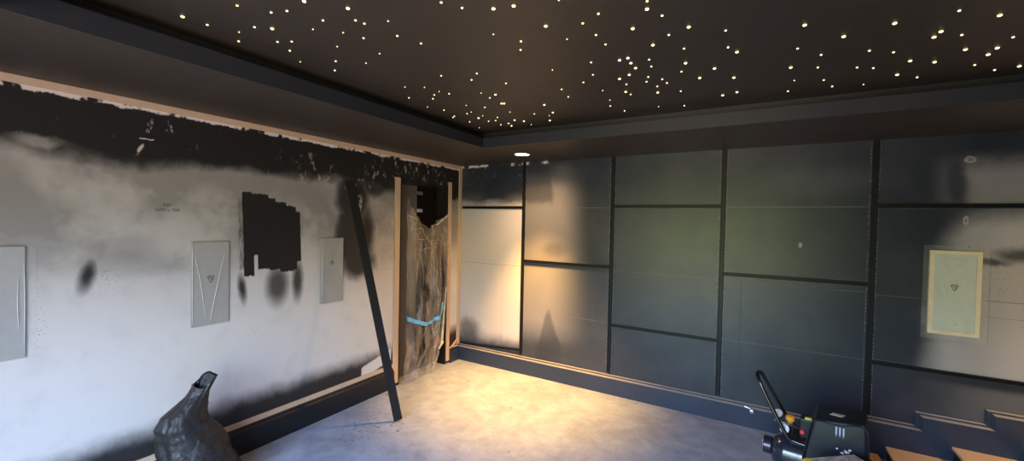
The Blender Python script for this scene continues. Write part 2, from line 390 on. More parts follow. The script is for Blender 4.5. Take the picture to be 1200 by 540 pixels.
# wall behind the viewer with a wide garden opening, and the far side wall
WX0, WX1, WZ1 = .95, 3.45, 2.15
bm = B(); box(bm, -.15, WX0, YN - .2, YN, 0, 2.62); box(bm, WX1, XR, YN - .2, YN, 0, 2.62); box(bm, WX0, WX1, YN - .2, YN, WZ1, 2.62)
struct(obj('wall_rear', bm, M['wall']), 'plain wall around the wide garden door opening', 'wall')
bm = B(); box(bm, XR, XR + .15, YN, .15, 0, 2.62)
struct(obj('wall_side', bm, M['wall']), 'plain side wall beyond the stair platform', 'wall')
bm = B()
for x in (WX0, (WX0 + WX1) / 2 - .03, WX1 - .06): box(bm, x, x + .06, YN - .14, YN - .06, 0, WZ1)
box(bm, WX0 + .06, WX1 - .06, YN - .14, YN - .06, WZ1 - .06, WZ1)
struct(obj('window_1', bm, M['fascia']), 'dark frame of the wide garden doors', 'window')
# ceiling: soffit ring, lip and raised star panel
TX0, TX1, TY0, TY1, LIP, RB = .95, 5.65, -3.66, -.93, 2.385, .10
bm = B()
def ring(bm, o, i, z0, z1):
    """solid rectangular ring between outer and inner rectangles"""
    (a, b, c, d), (e, f, g, h) = o, i
    box(bm, a, e, c, d, z0, z1); box(bm, f, b, c, d, z0, z1); box(bm, e, f, c, g, z0, z1); box(bm, e, f, h, d, z0, z1)
ring(bm, (0, XR, YN, 0), (TX0 - .012, TX1 + .012, TY0 - .012, TY1 + .012), HS, LIP - .002)
ring(bm, (0, XR, YN, 0), (TX0 - RB, TX1 + RB, TY0 - RB, TY1 + RB), LIP - .002, HC)
box(bm, 0, XR, YN, 0, HC, 2.62)
ceil = struct(obj('ceiling', bm, M['ceil']), 'black ceiling with a dropped border around a raised star panel', 'ceiling')
bm = B(); ring(bm, (TX0 - .0115, TX1 + .0115, TY0 - .0115, TY1 + .0115), (TX0, TX1, TY0, TY1), HS - .0005, LIP)
struct(obj('trim_1', bm, M['fascia']), 'dark satin upstand lining the edge of the raised ceiling', 'trim')
bm = B(); ring(bm, (TX0 - RB, TX1 + RB, TY0 - RB, TY1 + RB), (TX0 - RB + .008, TX1 + RB - .008, TY0 - RB + .008, TY1 + RB - .008), LIP - .001, HC - .001)
struct(obj('trim_2', bm, M['fascia']), 'recessed dark band above the ceiling upstand', 'trim')

# skirtings: stepped moulding, nested layers
profile = [(.0005, 0.0), (.007, 0.0), (.016, .24), (.016, .56), (.030, .90), (.030, 1.0)]   # depth, share of the drop from .190 to .155
def step_path(x0, x1, f, stepped=True):
    z = .190 - .035 * f; pts = [(x0, z)]
    if stepped:
        for r in (3.690, 4.033, 4.377, 4.720):
            r += .049 * f; pts += [(r, z), (r, z + .0967)]; z += .0967
    pts.append((x1, z)); return pts
bm = B(); rows = []
for t, f in profile: rows.append([bm.verts.new((x, -t, z)) for x, z in step_path(.0005, 5.2, f)])
rows.append([bm.verts.new((x, -.030, 0.0)) for x, z in step_path(.0005, 5.2, 1)]); rows.append([bm.verts.new((x, -.0005, 0.0)) for x, z in step_path(.0005, 5.2, 1)])
for a, b in zip(rows, rows[1:]):
    for k in range(len(a) - 1):
        f_ = bm.faces.new((a[k], a[k + 1], b[k + 1], b[k]))
        if (a is rows[1] or a is rows[3]) and k % 2 == 0: f_.material_index = 1  # level chamfers take the paler tone as a painted highlight
struct(obj('baseboard_right', bm, [M['skirt'], M['dusty']]), 'dark skirting stepping up beside the plywood stairs', 'skirting')  # second slot holds the painted chamfer highlight
bm = B(); prism(bm, [(.0005, 0)] + [(.0005 if t < .001 else t, .190 - .035 * f) for t, f in profile] + [(.030, 0)], 1, YN, -1.052)
struct(obj('baseboard_left', bm, M['skirtl']), 'dark moulded skirting along the plaster wall', 'skirting')
# bare timber strips
def trim(n, label, boxes, mat='wood', bevel=.001):
    bm = B()
    for b in boxes: box(bm, *b)
    return struct(obj('trim_%d' % n, bm, M[mat], bevel=bevel), label, 'trim')
trim(3, 'bare timber strip on top of the left skirting', [(.0005, .012, YN, -1.05, .1905, .2285)])
trim(4, 'bare timber strip under the ceiling along the left wall', [(.0005, .014, YN, -.0005, 2.262, 2.2995)])
trim(5, 'bare timber strip standing in the corner beside the doorway', [(.0005, .014, -.05, -.0015, .185, 2.261)])
trim(6, 'bare timber strip up the left side of the doorway', [(.0005, .014, -1.050, -.987, .03, 2.065)])
trim(7, 'bare timber strip up the right side of the doorway', [(.0005, .014, -.243, -.190, .03, 2.09)])
trim(8, 'short dark skirting stub between doorway and corner', [(.0005, .030, -.19, -.031, 0, .150), (.0005, .020, -.19, -.031, .150, .168)], 'skirt')
bm = B(); prism(bm, [(-.188, .17), (-.155, .17), (-.05, .235), (-.05, .262)], 0, .0155, .030); box(bm, .0145, .03, -.188, -.052, .169, .182)
struct(obj('trim_9', bm, M['wood']), 'angled timber offcut fixed above the skirting stub', 'trim')

# door: lining, head, grey stud, hinges, room beyond
bm = B()
box(bm, -.15, .006, DY0 + .0005, DY0 + .02, 0.0, DZ); box(bm, -.15, .006, DY1 - .02, DY1 - .0005, 0.0, DZ); box(bm, -.15, .006, DY0 + .02, DY1 - .02, DZ - .02, DZ - .0005)
door = struct(obj('door_1', bm, M['jambdark'], bevel=.001), 'doorway with dark lining, hung with clear dust sheeting', 'door')
bm = B(); box(bm, -.142, -.128, -.94, -.61, 0.001, 2.02)
obj('grey_panel', bm, simple('grey_stud_paint', (.10, .088, .078), .6), door)
for z in (1.945, 1.755):
    bm = B(); box(bm, -.150, -.143, -.60, -.505, z - .018, z + .018)
    for k in range(3): tube(bm, [(-.146, -.60, z - .018 + k * .012), (-.146, -.60, z - .008 + k * .012)], .006, 10)
    h = obj('hinge', bm, M['metal'], door, bevel=.001); h['label'] = 'pale metal hinge leaf'
bm = B(); box(bm, -.175, -.151, -.61, -.24, .001, 2.03)
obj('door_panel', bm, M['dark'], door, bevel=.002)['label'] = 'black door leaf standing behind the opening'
bm = B()
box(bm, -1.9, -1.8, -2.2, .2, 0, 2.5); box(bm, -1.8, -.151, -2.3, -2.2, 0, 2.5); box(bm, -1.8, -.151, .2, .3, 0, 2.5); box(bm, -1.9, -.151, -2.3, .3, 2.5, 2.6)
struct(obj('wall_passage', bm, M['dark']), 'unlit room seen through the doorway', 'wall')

# fabric tracks on the right wall: base strip with two jaws and staples along the edge
def track(n, label, a, b, w=.030, stap=True):
    """a,b: (x,z) ends"""
    ax, az = a; bx, bz = b; L = math.hypot(bx - ax, bz - az); ang = math.atan2(bz - az, bx - ax)
    bm = B()
    box(bm, 0, L, -.006, -.0005, -w / 2, w / 2)
    box(bm, 0, L, -.016, -.006, w / 2 - .009, w / 2); box(bm, 0, L, -.016, -.006, -w / 2, -w / 2 + .009)
    box(bm, 0, L, -.0035, -.0005, -w / 2 - .004, -w / 2); 
    bm.transform(Matrix.Translation((ax, -.0003, az)) @ Matrix.Rotation(-ang, 4, 'Y'))
    o = struct(obj('trim_%d' % n, bm, M['track'], bevel=.0008), label, 'fabric track')
    if stap:
        bm = B(); k = int(L / .028); rnd = random.Random(n)
        for i in range(k):
            t = (i + .5) / k * L; s = 1 if rnd.random() < .25 else -1
            q = rnd.uniform(-.003, .003)
            box(bm, t - .0035, t + .0035, -.003, -.0005, s * (w / 2 + .007) - .0012 + q, s * (w / 2 + .007) + .0012 + q)
        bm.transform(Matrix.Translation((ax, -.0003, az)) @ Matrix.Rotation(-ang, 4, 'Y'))
        st = obj('staple_row', bm, M['staple'], o); st['kind'] = 'stuff'; st['label'] = 'row of small staples along the track edge'
    return o
cx = [.861, 1.841, 2.796, 3.778]
track(10, 'upright black track nearest the doorway corner', (cx[0], .205), (cx[0], 2.298))
track(11, 'second upright black track from the doorway corner', (cx[1], .205), (cx[1], 2.298))
track(12, 'third upright black track from the doorway corner', (cx[2] , .205), (cx[2], 2.298), .034)
track(13, 'upright black track left of the framed plate', (cx[3], .300), (cx[3], 2.298), .036)
hz = [(14, 'level black track high in the panel next to the corner', .03, cx[0] - .017, 1.812),
      (15, 'level black track halfway up the second panel', cx[0] + .017, cx[1] - .017, 1.233),
      (16, 'level black track high in the third panel', cx[1] + .017, cx[2] - .019, 1.822),
      (17, 'level black track low in the third panel', cx[1] + .017, cx[2] - .019, .672),
      (18, 'level black track halfway up the fourth panel', cx[2] + .019, cx[3] - .02, 1.248),
      (19, 'level black track above the framed plate', cx[3] + .02, 5.6, 1.822),
      (20, 'level black track below the framed plate', cx[3] + .02, 5.6, .682)]
for n, l, x0, x1, z in hz: track(n, l, (x0, z), (x1, z), .026, False)
bm = B(); prism(bm, [(.03, .192), (.842, .236), (.842, .252), (.03, .206)], 1, -.010, -.0005); prism(bm, [(.03, .196), (.842, .258), (.842, .266), (.03, .204)], 1, -.014, -.0102)
struct(obj('trim_21', bm, M['track']), 'slanting loose black track above the corner skirting', 'fabric track')

# ------------------------------------------------------------------ plywood stairs beside the right wall
YS = -1.15
for i, lab in enumerate(['lowest plywood stair tread beside the stepped skirting', 'second plywood stair tread up beside the stepped skirting', 'third plywood stair tread at the right edge']):
    x0 = 3.885 + .337 * i; zt = .097 * (i + 1)
    t = empty('stair_step', (x0, -.031, 0)); tag(t, lab, 'stair')
    x1 = x0 + .337 if i < 2 else XR - .4
    bm = B(); box(bm, x0, x1 + (-.002 if i < 2 else 0), YS, -.0315, zt - .018, zt)
    obj('tread', bm, M['ply'], t, bevel=.0015, world=True)
    bm = B(); box(bm, x0 + .012, x0 + .030, YS, -.0315, .0, zt - .0185)
    o = obj('riser', bm, M['blackpl'], t, world=True); o['label'] = 'black riser board'
    bm = B(); box(bm, x0 + .031, x1 + (.009 if i < 2 else 0), YS, YS + .018, .0, zt - .0185)
    obj('side_panel', bm, M['blackpl'], t, world=True)['label'] = 'black side board'

# ------------------------------------------------------------------ downlight and star lights
def downlight(x, y, label):
  t = empty('downlight', (x, y, HS)); tag(t, label, 'light')
  bm = B(); n = 40
  for (r0, r1, z0, z1) in [(.070, .082, -.004, -.004), (.082, .085, -.004, 0.0), (.066, .070, 0.0, -.004)]:
      A = [bm.verts.new((r0 * math.cos(2 * PI * k / n), r0 * math.sin(2 * PI * k / n), z0)) for k in range(n)]
      C = [bm.verts.new((r1 * math.cos(2 * PI * k / n), r1 * math.sin(2 * PI * k / n), z1)) for k in range(n)]
      for k in range(n): bm.faces.new((A[k], A[(k + 1) % n], C[(k + 1) % n], C[k]))
  obj('trim_ring', bm, M['fascia'], t, smooth=True)
  bm = B(); bmesh.ops.create_circle(bm, cap_ends=True, radius=.067, segments=40); bm.transform(Matrix.Translation((0, 0, -.0022)))
  obj('lens', bm, M['lamp'], t)
downlight(1.095, -.478, 'round recessed downlight glowing in the dropped ceiling near the corner')
downlight(5.40, -.478, 'round recessed downlight over the plywood stairs')

stars = [  # x, y, size on the raised ceiling
 (1.045, -3.181, 2), (1.054, -3.098, 1), (1.337, -3.119, 1), (1.101, -2.998, 0), (0.999, -2.950, 1), (1.211, -2.991, 1), 
 (1.594, -3.015, 2), (1.400, -3.027, 1), (1.467, -3.004, 1), (1.694, -2.903, 2), (1.264, -2.947, 2), (1.523, -2.889, 1), 
 (1.414, -2.860, 0), (1.641, -2.826, 1), (1.650, -2.790, 1), (1.501, -2.778, 0), (1.153, -2.861, 1), (1.215, -2.832, 1), 
 (1.107, -2.776, 1), (1.019, -2.668, 0), (1.536, -2.700, 1), (1.353, -2.698, 0), (1.190, -2.587, 1), (1.072, -2.506, 1), 
 (1.309, -2.497, 0), (1.466, -2.548, 0), (1.753, -2.759, 0), (1.686, -2.645, 1), (1.724, -2.539, 1), (2.035, -2.766, 1), 
 (2.079, -2.699, 1), (2.179, -2.638, 2), (2.063, -2.461, 0), (1.533, -2.176, 1), (1.728, -2.113, 1), (1.643, -2.045, 1), 
 (1.209, -2.127, 0), (1.311, -2.068, 0), (1.073, -1.956, 1), (1.034, -1.736, 0), (1.264, -1.927, 1), (1.201, -1.868, 1), 
 (1.338, -1.967, 0), (1.366, -1.904, 1), (1.085, -1.619, 1), (1.046, -1.451, 1), (1.013, -1.425, 1), (1.304, -1.645, 0), 
 (1.178, -1.467, 1), (1.232, -1.489, 0), (1.044, -1.254, 1), (1.179, -1.322, 2), (0.992, -1.046, 0), (1.553, -1.823, 0), 
 (1.393, -1.548, 1), (1.246, -1.363, 0), (1.547, -1.716, 1), (1.616, -1.755, 2), (1.321, -1.274, 1), (1.255, -1.198, 1), 
 (1.193, -1.205, 1), (1.547, -1.574, 2), (1.562, -1.566, 2), (1.786, -1.907, 1), (1.219, -1.063, 1), (1.301, -1.071, 1), 
 (1.276, -0.989, 2), (1.296, -1.077, 0), (1.398, -1.146, 2), (1.446, -1.082, 2), (1.445, -0.957, 0), (1.621, -1.239, 1), 
 (1.790, -1.418, 2), (1.759, -1.215, 2), (1.696, -1.144, 0), (1.639, -1.014, 2), (1.488, -1.366, 0), (2.256, -2.619, 2), 
 (2.133, -2.347, 1), (2.087, -2.269, 1), (2.291, -2.422, 2), (2.418, -2.576, 0), (2.320, -2.272, 0), (2.110, -1.972, 0), 
 (2.026, -1.664, 1), (2.003, -1.509, 1), (2.431, -2.374, 1), (2.510, -2.417, 1), (2.443, -2.251, 1), (2.449, -2.143, 1), 
 (2.322, -1.976, 1), (2.272, -1.810, 1), (2.184, -1.720, 1), (2.234, -1.531, 0), (2.214, -1.327, 0), (2.175, -1.193, 1), 
 (2.227, -1.035, 1), (2.593, -2.236, 2), (2.691, -2.420, 1), (2.678, -2.365, 2), (2.717, -2.289, 1), (2.710, -2.109, 1), 
 (2.631, -2.039, 2), (2.792, -2.145, 2), (2.745, -1.937, 1), (2.453, -1.939, 2), (2.495, -1.947, 2), (2.492, -1.878, 2), 
 (2.495, -1.801, 2), (2.442, -1.721, 2), (2.379, -1.683, 2), (2.388, -1.579, 1), (2.348, -1.446, 2), (2.362, -1.384, 1), 
 (2.580, -1.881, 1), (2.570, -1.786, 1), (2.523, -1.642, 1), (2.498, -1.570, 1), (2.582, -1.573, 1), (2.593, -1.498, 1), 
 (2.534, -1.462, 1), (2.514, -1.349, 2), (2.726, -1.755, 2), (2.691, -1.644, 1), (2.638, -1.312, 1), (2.611, -0.984, 1), 
 (2.457, -1.036, 0), (2.762, -1.502, 2), (2.843, -1.615, 2), (2.918, -2.043, 1), (2.917, -1.861, 1), (2.949, -1.786, 2), 
 (2.921, -1.425, 2), (2.925, -1.146, 2), (2.848, -1.117, 2), (3.189, -1.950, 2), (3.183, -1.705, 1), (3.172, -1.457, 2), 
 (3.201, -1.231, 0), (3.183, -1.035, 1), (3.281, -1.576, 1), (3.287, -1.397, 1), (3.336, -1.168, 1), (3.390, -1.024, 1), 
 (3.337, -1.758, 2), (3.459, -1.533, 1), (3.452, -1.311, 1), (3.522, -1.266, 1), (3.532, -0.987, 0), (3.485, -1.808, 2), 
 (3.555, -1.463, 1), (3.648, -1.303, 2), (3.647, -1.097, 2), (3.745, -1.005, 1), (3.655, -1.582, 2), (3.661, -1.636, 2), 
 (3.750, -1.233, 2), (3.657, -1.823, 1), (3.743, -1.558, 1), (3.814, -1.360, 2), (3.924, -1.102, 1), (3.796, -1.710, 2), 
 (3.923, -1.321, 2), (3.922, -1.242, 2), (4.034, -0.970, 1), (3.928, -1.436, 1), (4.110, -0.987, 2), 
]
meshes = []
for r, mt in ((.0030, 'star'), (.0046, 'star'), (.0070, 'starb')):
    bm = B(); bmesh.ops.create_uvsphere(bm, u_segments=10, v_segments=6, radius=r); bm.transform(Matrix.Diagonal((1, 1, .6, 1)))
    me = bpy.data.meshes.new('star_light'); bm.to_mesh(me); bm.free(); me.materials.append(M[mt])
    for p in me.polygons: p.use_smooth = True
    meshes.append(me)
for x, y, s in stars:
    o = bpy.data.objects.new('star_light', meshes[s]); COL.objects.link(o); o.location = (x, y, HC - .001)
    tag(o, 'tiny warm fibre optic star light set in the raised black ceiling', 'star light', 'fibre optic stars in the raised ceiling')

# ------------------------------------------------------------------ wrapped cover plates
def logo(parent, mtx, s=.024):
    bm = B()
    o = [(-1, .75), (-.7, 1), (.7, 1), (1, .75), (.25, -.85), (0, -1), (-.25, -.85)]
    i = [(p[0] * .72, p[1] * .70 + .04) for p in o]; N = len(o)
    lo = [[bm.verts.new((a * s, b * s, z)) for a, b in L] for L in (o, i) for z in (0, .0008)]
    for k in range(N):
        j = (k + 1) % N
        bm.faces.new((lo[1][k], lo[1][j], lo[3][j], lo[3][k])); bm.faces.new((lo[0][k], lo[0][j], lo[1][j], lo[1][k])); bm.faces.new((lo[2][k], lo[2][j], lo[3][j], lo[3][k]))
    box(bm, -.42 * s, .42 * s, .28 * s, .48 * s, 0, .0008); box(bm, -.1 * s, .35 * s, -.12 * s, .06 * s, 0, .0008); box(bm, .22 * s, .42 * s, -.12 * s, .34 * s, 0, .0008)
    box(bm, -.8 * s, .8 * s, 1.22 * s, 1.32 * s, 0, .0008)
    bm.transform(mtx); return obj('logo', bm, M['ink'], parent)
def film_mesh(w, h, seed, amp=.0025, nx=40, nz=70, edge=.0):
    """thin loose film in a local XZ plane facing -Y, wrinkled"""
    bm = B(); g = []
    for i in range(nx + 1):
        r = []
        for j in range(nz + 1):
            x = (i / nx - .5) * w; z = (j / nz - .5) * h
            q = mn.ridged_multi_fractal(Vector((x * 3 + z * 1.2, seed, z * 2)) * 2.2, 1.0, 2.0, 3, .9, 2.0)
            e = min(1, 6 * min(i / nx, 1 - i / nx, j / nz, 1 - j / nz))
            r.append(bm.verts.new((x, -.0008 - amp * (q * .5) * e - .0012 * e, z)))
        g.append(r)
    for i in range(nx):
        for j in range(nz): bm.faces.new((g[i][j], g[i + 1][j], g[i + 1][j + 1], g[i][j + 1]))
    return bm
def creases(lines, y=-.007, w=.0022):
    bm = B()
    for L in lines:
        pts = smooth_path([(a, y, b) for a, b in L], 6); n = len(pts)
        tube(bm, pts, [w * (.25 + .75 * math.sin(PI * (k + .3) / n)) for k in range(n)], 6)
    return bm
def plate(name, label, loc, rz, w, h, t, mat, frame, logo_z, logo_s, lines, seed, fx=0, fw=.0, fh=.0, thick=.002):
    e = empty(name, loc, rz); tag(e, label, 'cover plate')
    if frame:
        bm = B(); fr = .024
        box(bm, -w / 2, -w / 2 + fr, -t, -.0006, -h / 2, h / 2); box(bm, w / 2 - fr, w / 2, -t, -.0006, -h / 2, h / 2)
        box(bm, -w / 2 + fr, w / 2 - fr, -t, -.0006, -h / 2, -h / 2 + fr); box(bm, -w / 2 + fr, w / 2 - fr, -t, -.0006, h / 2 - fr, h / 2)
        obj('frame', bm, M['palewood'], e, bevel=.001)['label'] = 'bare timber frame'
        bm = B(); box(bm, -w / 2 + fr + .0005, w / 2 - fr - .0005, -t + .003, -.0006, -h / 2 + fr + .0005, h / 2 - fr - .0005); ft = t
    else:
        bm = B(); box(bm, -w / 2, w / 2, -t, -.0006, -h / 2, h / 2); ft = t
    obj('panel', bm, M[mat], e, bevel=.001)
    m = Matrix.Translation((0, -(t - .003 if frame else t) - .0002, logo_z)) @ Matrix.Rotation(PI / 2, 4, 'X')
    logo(e, m, logo_s)
    bm = film_mesh(w + fw, h + fh, seed); bm.transform(Matrix.Translation((fx, -ft, 0)))
    f = obj('film', bm, M['film'], e, smooth=True); f['label'] = 'clear plastic film stretched over the plate'
    if lines: obj('crease', creases(lines, -ft - .006, thick), M['crease'], f, smooth=True)
    return e
L90 = PI / 2
# local -Y faces the room; on the left wall that is +X, local +X runs towards the corner
plate('cover_plate', 'grey cover plate under film at the left edge of the photo', (.0005, -3.53, 1.215), L90, .215, .54, .012, 'plate', False, .02, .022,
      [[(.085, .12), (.082, .0), (.086, -.13)], [(.103, .2), (.105, 0), (.103, -.22)]], 1.3, .02, .03, .0)
plate('cover_plate', 'grey cover plate with dark logo, left of the rolled black patch', (.0005, -2.632, 1.213), L90, .213, .538, .012, 'plate', False, .025, .021,
      [[(.080, .20), (.045, .03), (.012, -.15), (-.002, -.24)], [(-.098, .21), (-.065, .05), (-.045, -.1), (-.03, -.22)], [(-.102, .26), (-.104, .1), (-.102, -.25)]], 4.1)
plate('cover_plate', 'grey cover plate with a faint logo, between the black patch and the leaning plank', (.0005, -1.742, 1.217), L90, .213, .538, .012, 'plate', False, .06, .016,
      [[(-.09, .24), (-.094, 0), (-.088, -.25)]], 7.7)
plate('cover_plate', 'pale green-grey cover plate in a bare timber frame on the dark wall', (4.207, -.0005, 1.230), 0, .252, .570, .022, 'plate2', True, .035, .020,
      [[(-.09, .24), (-.06, .19), (-.035, .13)], [(-.095, .14), (-.06, .05), (-.03, -.04)], [(.07, .16), (.05, .12), (.035, .075)], [(-.07, .255), (-.01, .225), (.05, .215), (.045, .235), (0, .24)],
       [(-.03, .19), (.02, .188), (.06, .188)], [(-.1, .05), (-.08, .0), (-.06, -.05)], [(.1, .0), (.098, -.1), (.1, -.2)], [(.0, -.22), (.02, -.2)], [(-.02, .235), (.01, .22), (.035, .21)]], 9.9, 0, .07, .07, .0024)

# ------------------------------------------------------------------ plank leaning on the left wall
p0 = Vector((.555, -1.512, .0)); p1 = Vector((.018, -1.590, 1.965))
d = (p1 - p0); Lp = d.length; d.normalize()
wv = Vector((.56, .83, 0)); wv = (wv - d * wv.dot(d)).normalized(); nv_ = d.cross(wv)
bm = B(); box(bm, -.034, .034, -.009, .009, 0, Lp)
mt = Matrix((( wv.x, nv_.x, d.x, p0.x), (wv.y, nv_.y, d.y, p0.y), (wv.z, nv_.z, d.z, p0.z), (0, 0, 0, 1)))
bm.transform(mt)
zmin = min(v.co.z for v in bm.verts); xmin = min(v.co.x for v in bm.verts); bm.transform(Matrix.Translation((max(0, .002 - xmin), 0, -zmin + .0005)))
tag(obj('plank', bm, M['plank'], bevel=.002), 'long dark painted plank leaning against the left wall', 'plank')

# ------------------------------------------------------------------ black rubble sack by the left wall
e = empty('rubble_sack', (.33, -2.84, 0)); tag(e, 'crumpled black plastic sack standing against the left skirting', 'bag')
prof = [  # z, centre y, half width y, centre x, half width x
 (.002, -2.80, .20, .33, .15), (.03, -2.80, .23, .33, .18), (.12, -2.81, .215, .33, .17), (.22, -2.825, .195, .33, .155), (.32, -2.842, .172, .33, .14), (.41, -2.872, .150, .33, .12),
 (.49, -2.896, .130, .335, .108), (.555, -2.888, .105, .34, .085), (.60, -2.864, .073, .345, .066), (.64, -2.838, .060, .35, .055), (.68, -2.815, .058, .35, .055), (.710, -2.802, .064, .35, .060)]
def pz(t):
    k = t * (len(prof) - 1); i = min(int(k), len(prof) - 2); f = k - i; f = f * f * (3 - 2 * f) if 0 else f
    return [a + (b - a) * f for a, b in zip(prof[i], prof[i + 1])]
bm = B(); NA, NT = 110, 90; rings = []
def sack_pt(t, a, inset=0):
    z, cy, hy, cxx, hx = pz(t)
    c, s = math.cos(a), math.sin(a); amp = .16 + .12 * t
    f = mn.ridged_multi_fractal(Vector((c * 1.3 + z * 2, s * 1.3, z * 3.2 + 3)), .9, 2.1, 4, .8, 2.0)
    g = mn.noise(Vector((c * 2.2 + 7, s * 2.2, z * 4.0))); h = math.sin(a * 5 + z * 9 + 4 * g) * .03 * (.2 + t)
    P = Vector((hx * c + .15 * z, hy * s, z * .8)) * 7.5; dd = mn.voronoi(P)[0]
    P2 = Vector((hx * c, hy * s + .1 * z, z)) * 15; d2 = mn.voronoi(P2)[0]
    k = 1 + amp * (.35 * (f - 1.1)) + .10 * g + h +   .20 * (dd[1] - dd[0] - .25) + .08 * (d2[1] - d2[0] - .25)
    k = max(.6, k) - inset
    zz = z + (.020 * math.cos(a - 1.9) + .012 * math.sin(3 * a)) * max(0, t - .75) * 4
    return Vector((cxx + hx * c * k, cy + hy * s * k, max(.002, zz)))
for j in range(NT + 1):
    rings.append([bm.verts.new(sack_pt(j / NT, 2 * PI * k / NA)) for k in range(NA)])
for q in range(1, 9):                    # mouth folds inwards and down
    t = 1 - q * .022
    rings.append([bm.verts.new(sack_pt(t, 2 * PI * k / NA, .10 + .02 * q)) for k in range(NA)])
for a, b in zip(rings, rings[1:]):
    for k in range(NA): bm.faces.new((a[k], a[(k + 1) % NA], b[(k + 1) % NA], b[k]))
bm.faces.new(rings[0][::-1]); bm.faces.new(rings[-1])
obj('sack_body', bm, M['bag'], e, smooth=True, world=True)
# ------------------------------------------------------------------ dust sheet across the doorway
e = empty('dust_sheet', (.02, -.62, 0)); tag(e, 'clear plastic dust sheet sagging across the doorway', 'plastic sheet')
NX, NZ = 120, 170
def lerp(a, b, t): return a + (b - a) * t
def sheet_pt(s, t, dx=0):
    # top edge: hangs from both jambs, sags to a V
    ytop = lerp(-.935, -.262, s); V_ = .62 - .14
    zt = 1.885 - .335 * (min(1, s / .47)) ** .75 if s < .47 else 1.55 + .19 * ((s - .47) / .53) ** .8
    yl = lerp(-.935, -.945, t); yr = -.262 - .03 * t - .13 * max(0, t - .45) / .55 - .10 * max(0, t - .8) / .2
    y = lerp(yl, yr, s); z = lerp(zt, .012, t)
    fold = math.sin(s * 34 + 2.5 * math.sin(t * 4) + 3 * mn.noise(Vector((s * 3, t * 2, 0)))) * .016 * (.5 + t * .5)
    cross = 0
    # swags under the V
    r = abs(s - .45); sw = math.sin((t * 3.2 - r * r * 6) * 22) * .014 * max(0, 1 - t * 3.0) * max(0, 1 - r * 1.9)
    big = .045 * math.sin(s * PI) * math.sin(t * PI * .9 + .2)
    nz = mn.ridged_multi_fractal(Vector((s * 5, t * 5 + s * 2, 2.0)), .9, 2.1, 4, 1.0, 2.0) * .024
    return Vector((.024 + big + fold + sw + nz + dx, y, z))
bm = B(); g = [[bm.verts.new(sheet_pt(i / NX, j / NZ)) for j in range(NZ + 1)] for i in range(NX + 1)]
for i in range(NX):
    for j in range(NZ): bm.faces.new((g[i][j], g[i + 1][j], g[i + 1][j + 1], g[i][j + 1]))
sh = obj('sheet', bm, M['sheet'], e, smooth=True, world=True)
rc = random.Random(3); bm = B()
for k in range(26):
    s0 = rc.uniform(.03, .97); t0 = rc.uniform(0.02, .7); ln = rc.uniform(.1, .34); dr = rc.uniform(-.25, .25) * ln
    if k < 9: s0 = .2 + .06 * k; t0 = .02 + .012 * k; ln = .10; dr = .28 * (1 if k % 2 else -1)
    n_ = 22; pts = []
    for q in range(n_ + 1):
        f = q / n_; pts.append(sheet_pt(min(.98, max(.02, s0 + dr * f + .012 * math.sin(f * 9 + k))), min(.98, t0 + ln * f), .003))
    tube(bm, pts, [.0004 + rc.uniform(.0009, .0024) * math.sin(PI * q / n_) * (.6 + .4 * math.sin(q * 1.7 + k)) for q in range(n_ + 1)], 6)
bm.transform(e.matrix_basis.inverted()); obj('crease', bm, M['crease'], sh, smooth=True)  # thin pale tubes stand in for highlights on the sheet's creases
def band(name, mat, s0, s1, tz0, tz1, label, dx=.006):
    bm = B(); nx = 60; g = []
    for i in range(nx + 1):
        s = lerp(s0, s1, i / nx); r = []
        for j in range(5):
            t = lerp(tz0(s), tz1(s), j / 4); r.append(bm.verts.new(sheet_pt(s, t, dx)))
        g.append(r)
    for i in range(nx):
        for j in range(4): bm.faces.new((g[i][j], g[i + 1][j], g[i + 1][j + 1], g[i][j + 1]))
    o = obj(name, bm, M[mat], e, smooth=True, world=True); o['label'] = label
band('tape_strip', 'bluetape', .02, .80, lambda s: .630 + .01 * s, lambda s: .655 + .012 * s, 'blue masking tape stuck across the sheet')
band('tape_strip', 'bluetape', .83, .87, lambda s: .56, lambda s: .76, 'upright blue masking tape on the sheet', .012)
bm = B()
prism(bm, [(-.300, .90), (-.278, .90), (-.330, .30), (-.372, .26)], 0, .034, .036)
obj('loose_strip', bm, film('loose_strip_film', .35, (.75, .80, .78), .25, .3), e, world=True)['label'] = 'pale loose plastic strip hanging at the right jamb'
bm = B(); prism(bm, [(-.40, .215), (-.325, .275), (-.330, .300), (-.405, .245)], 0, .038, .041)
obj('tape_strip', bm, M['paletape'], e, world=True)['label'] = 'short pale yellow piece of tape'
# crinkled knot of tape near the top right
bm = B(); tube(bm, smooth_path([(.05, -.27, 1.745), (.06, -.33, 1.70), (.05, -.42, 1.645), (.06, -.50, 1.60)], 5), [.006, .010, .012, .008, .010, .012, .014, .010, .012, .014, .012, .01, .012, .010, .008, .005], 7)
obj('rolled_edge', bm, film('rolled_edge_film', .25, (.62, .60, .58), .25, .6), e, smooth=True, world=True)

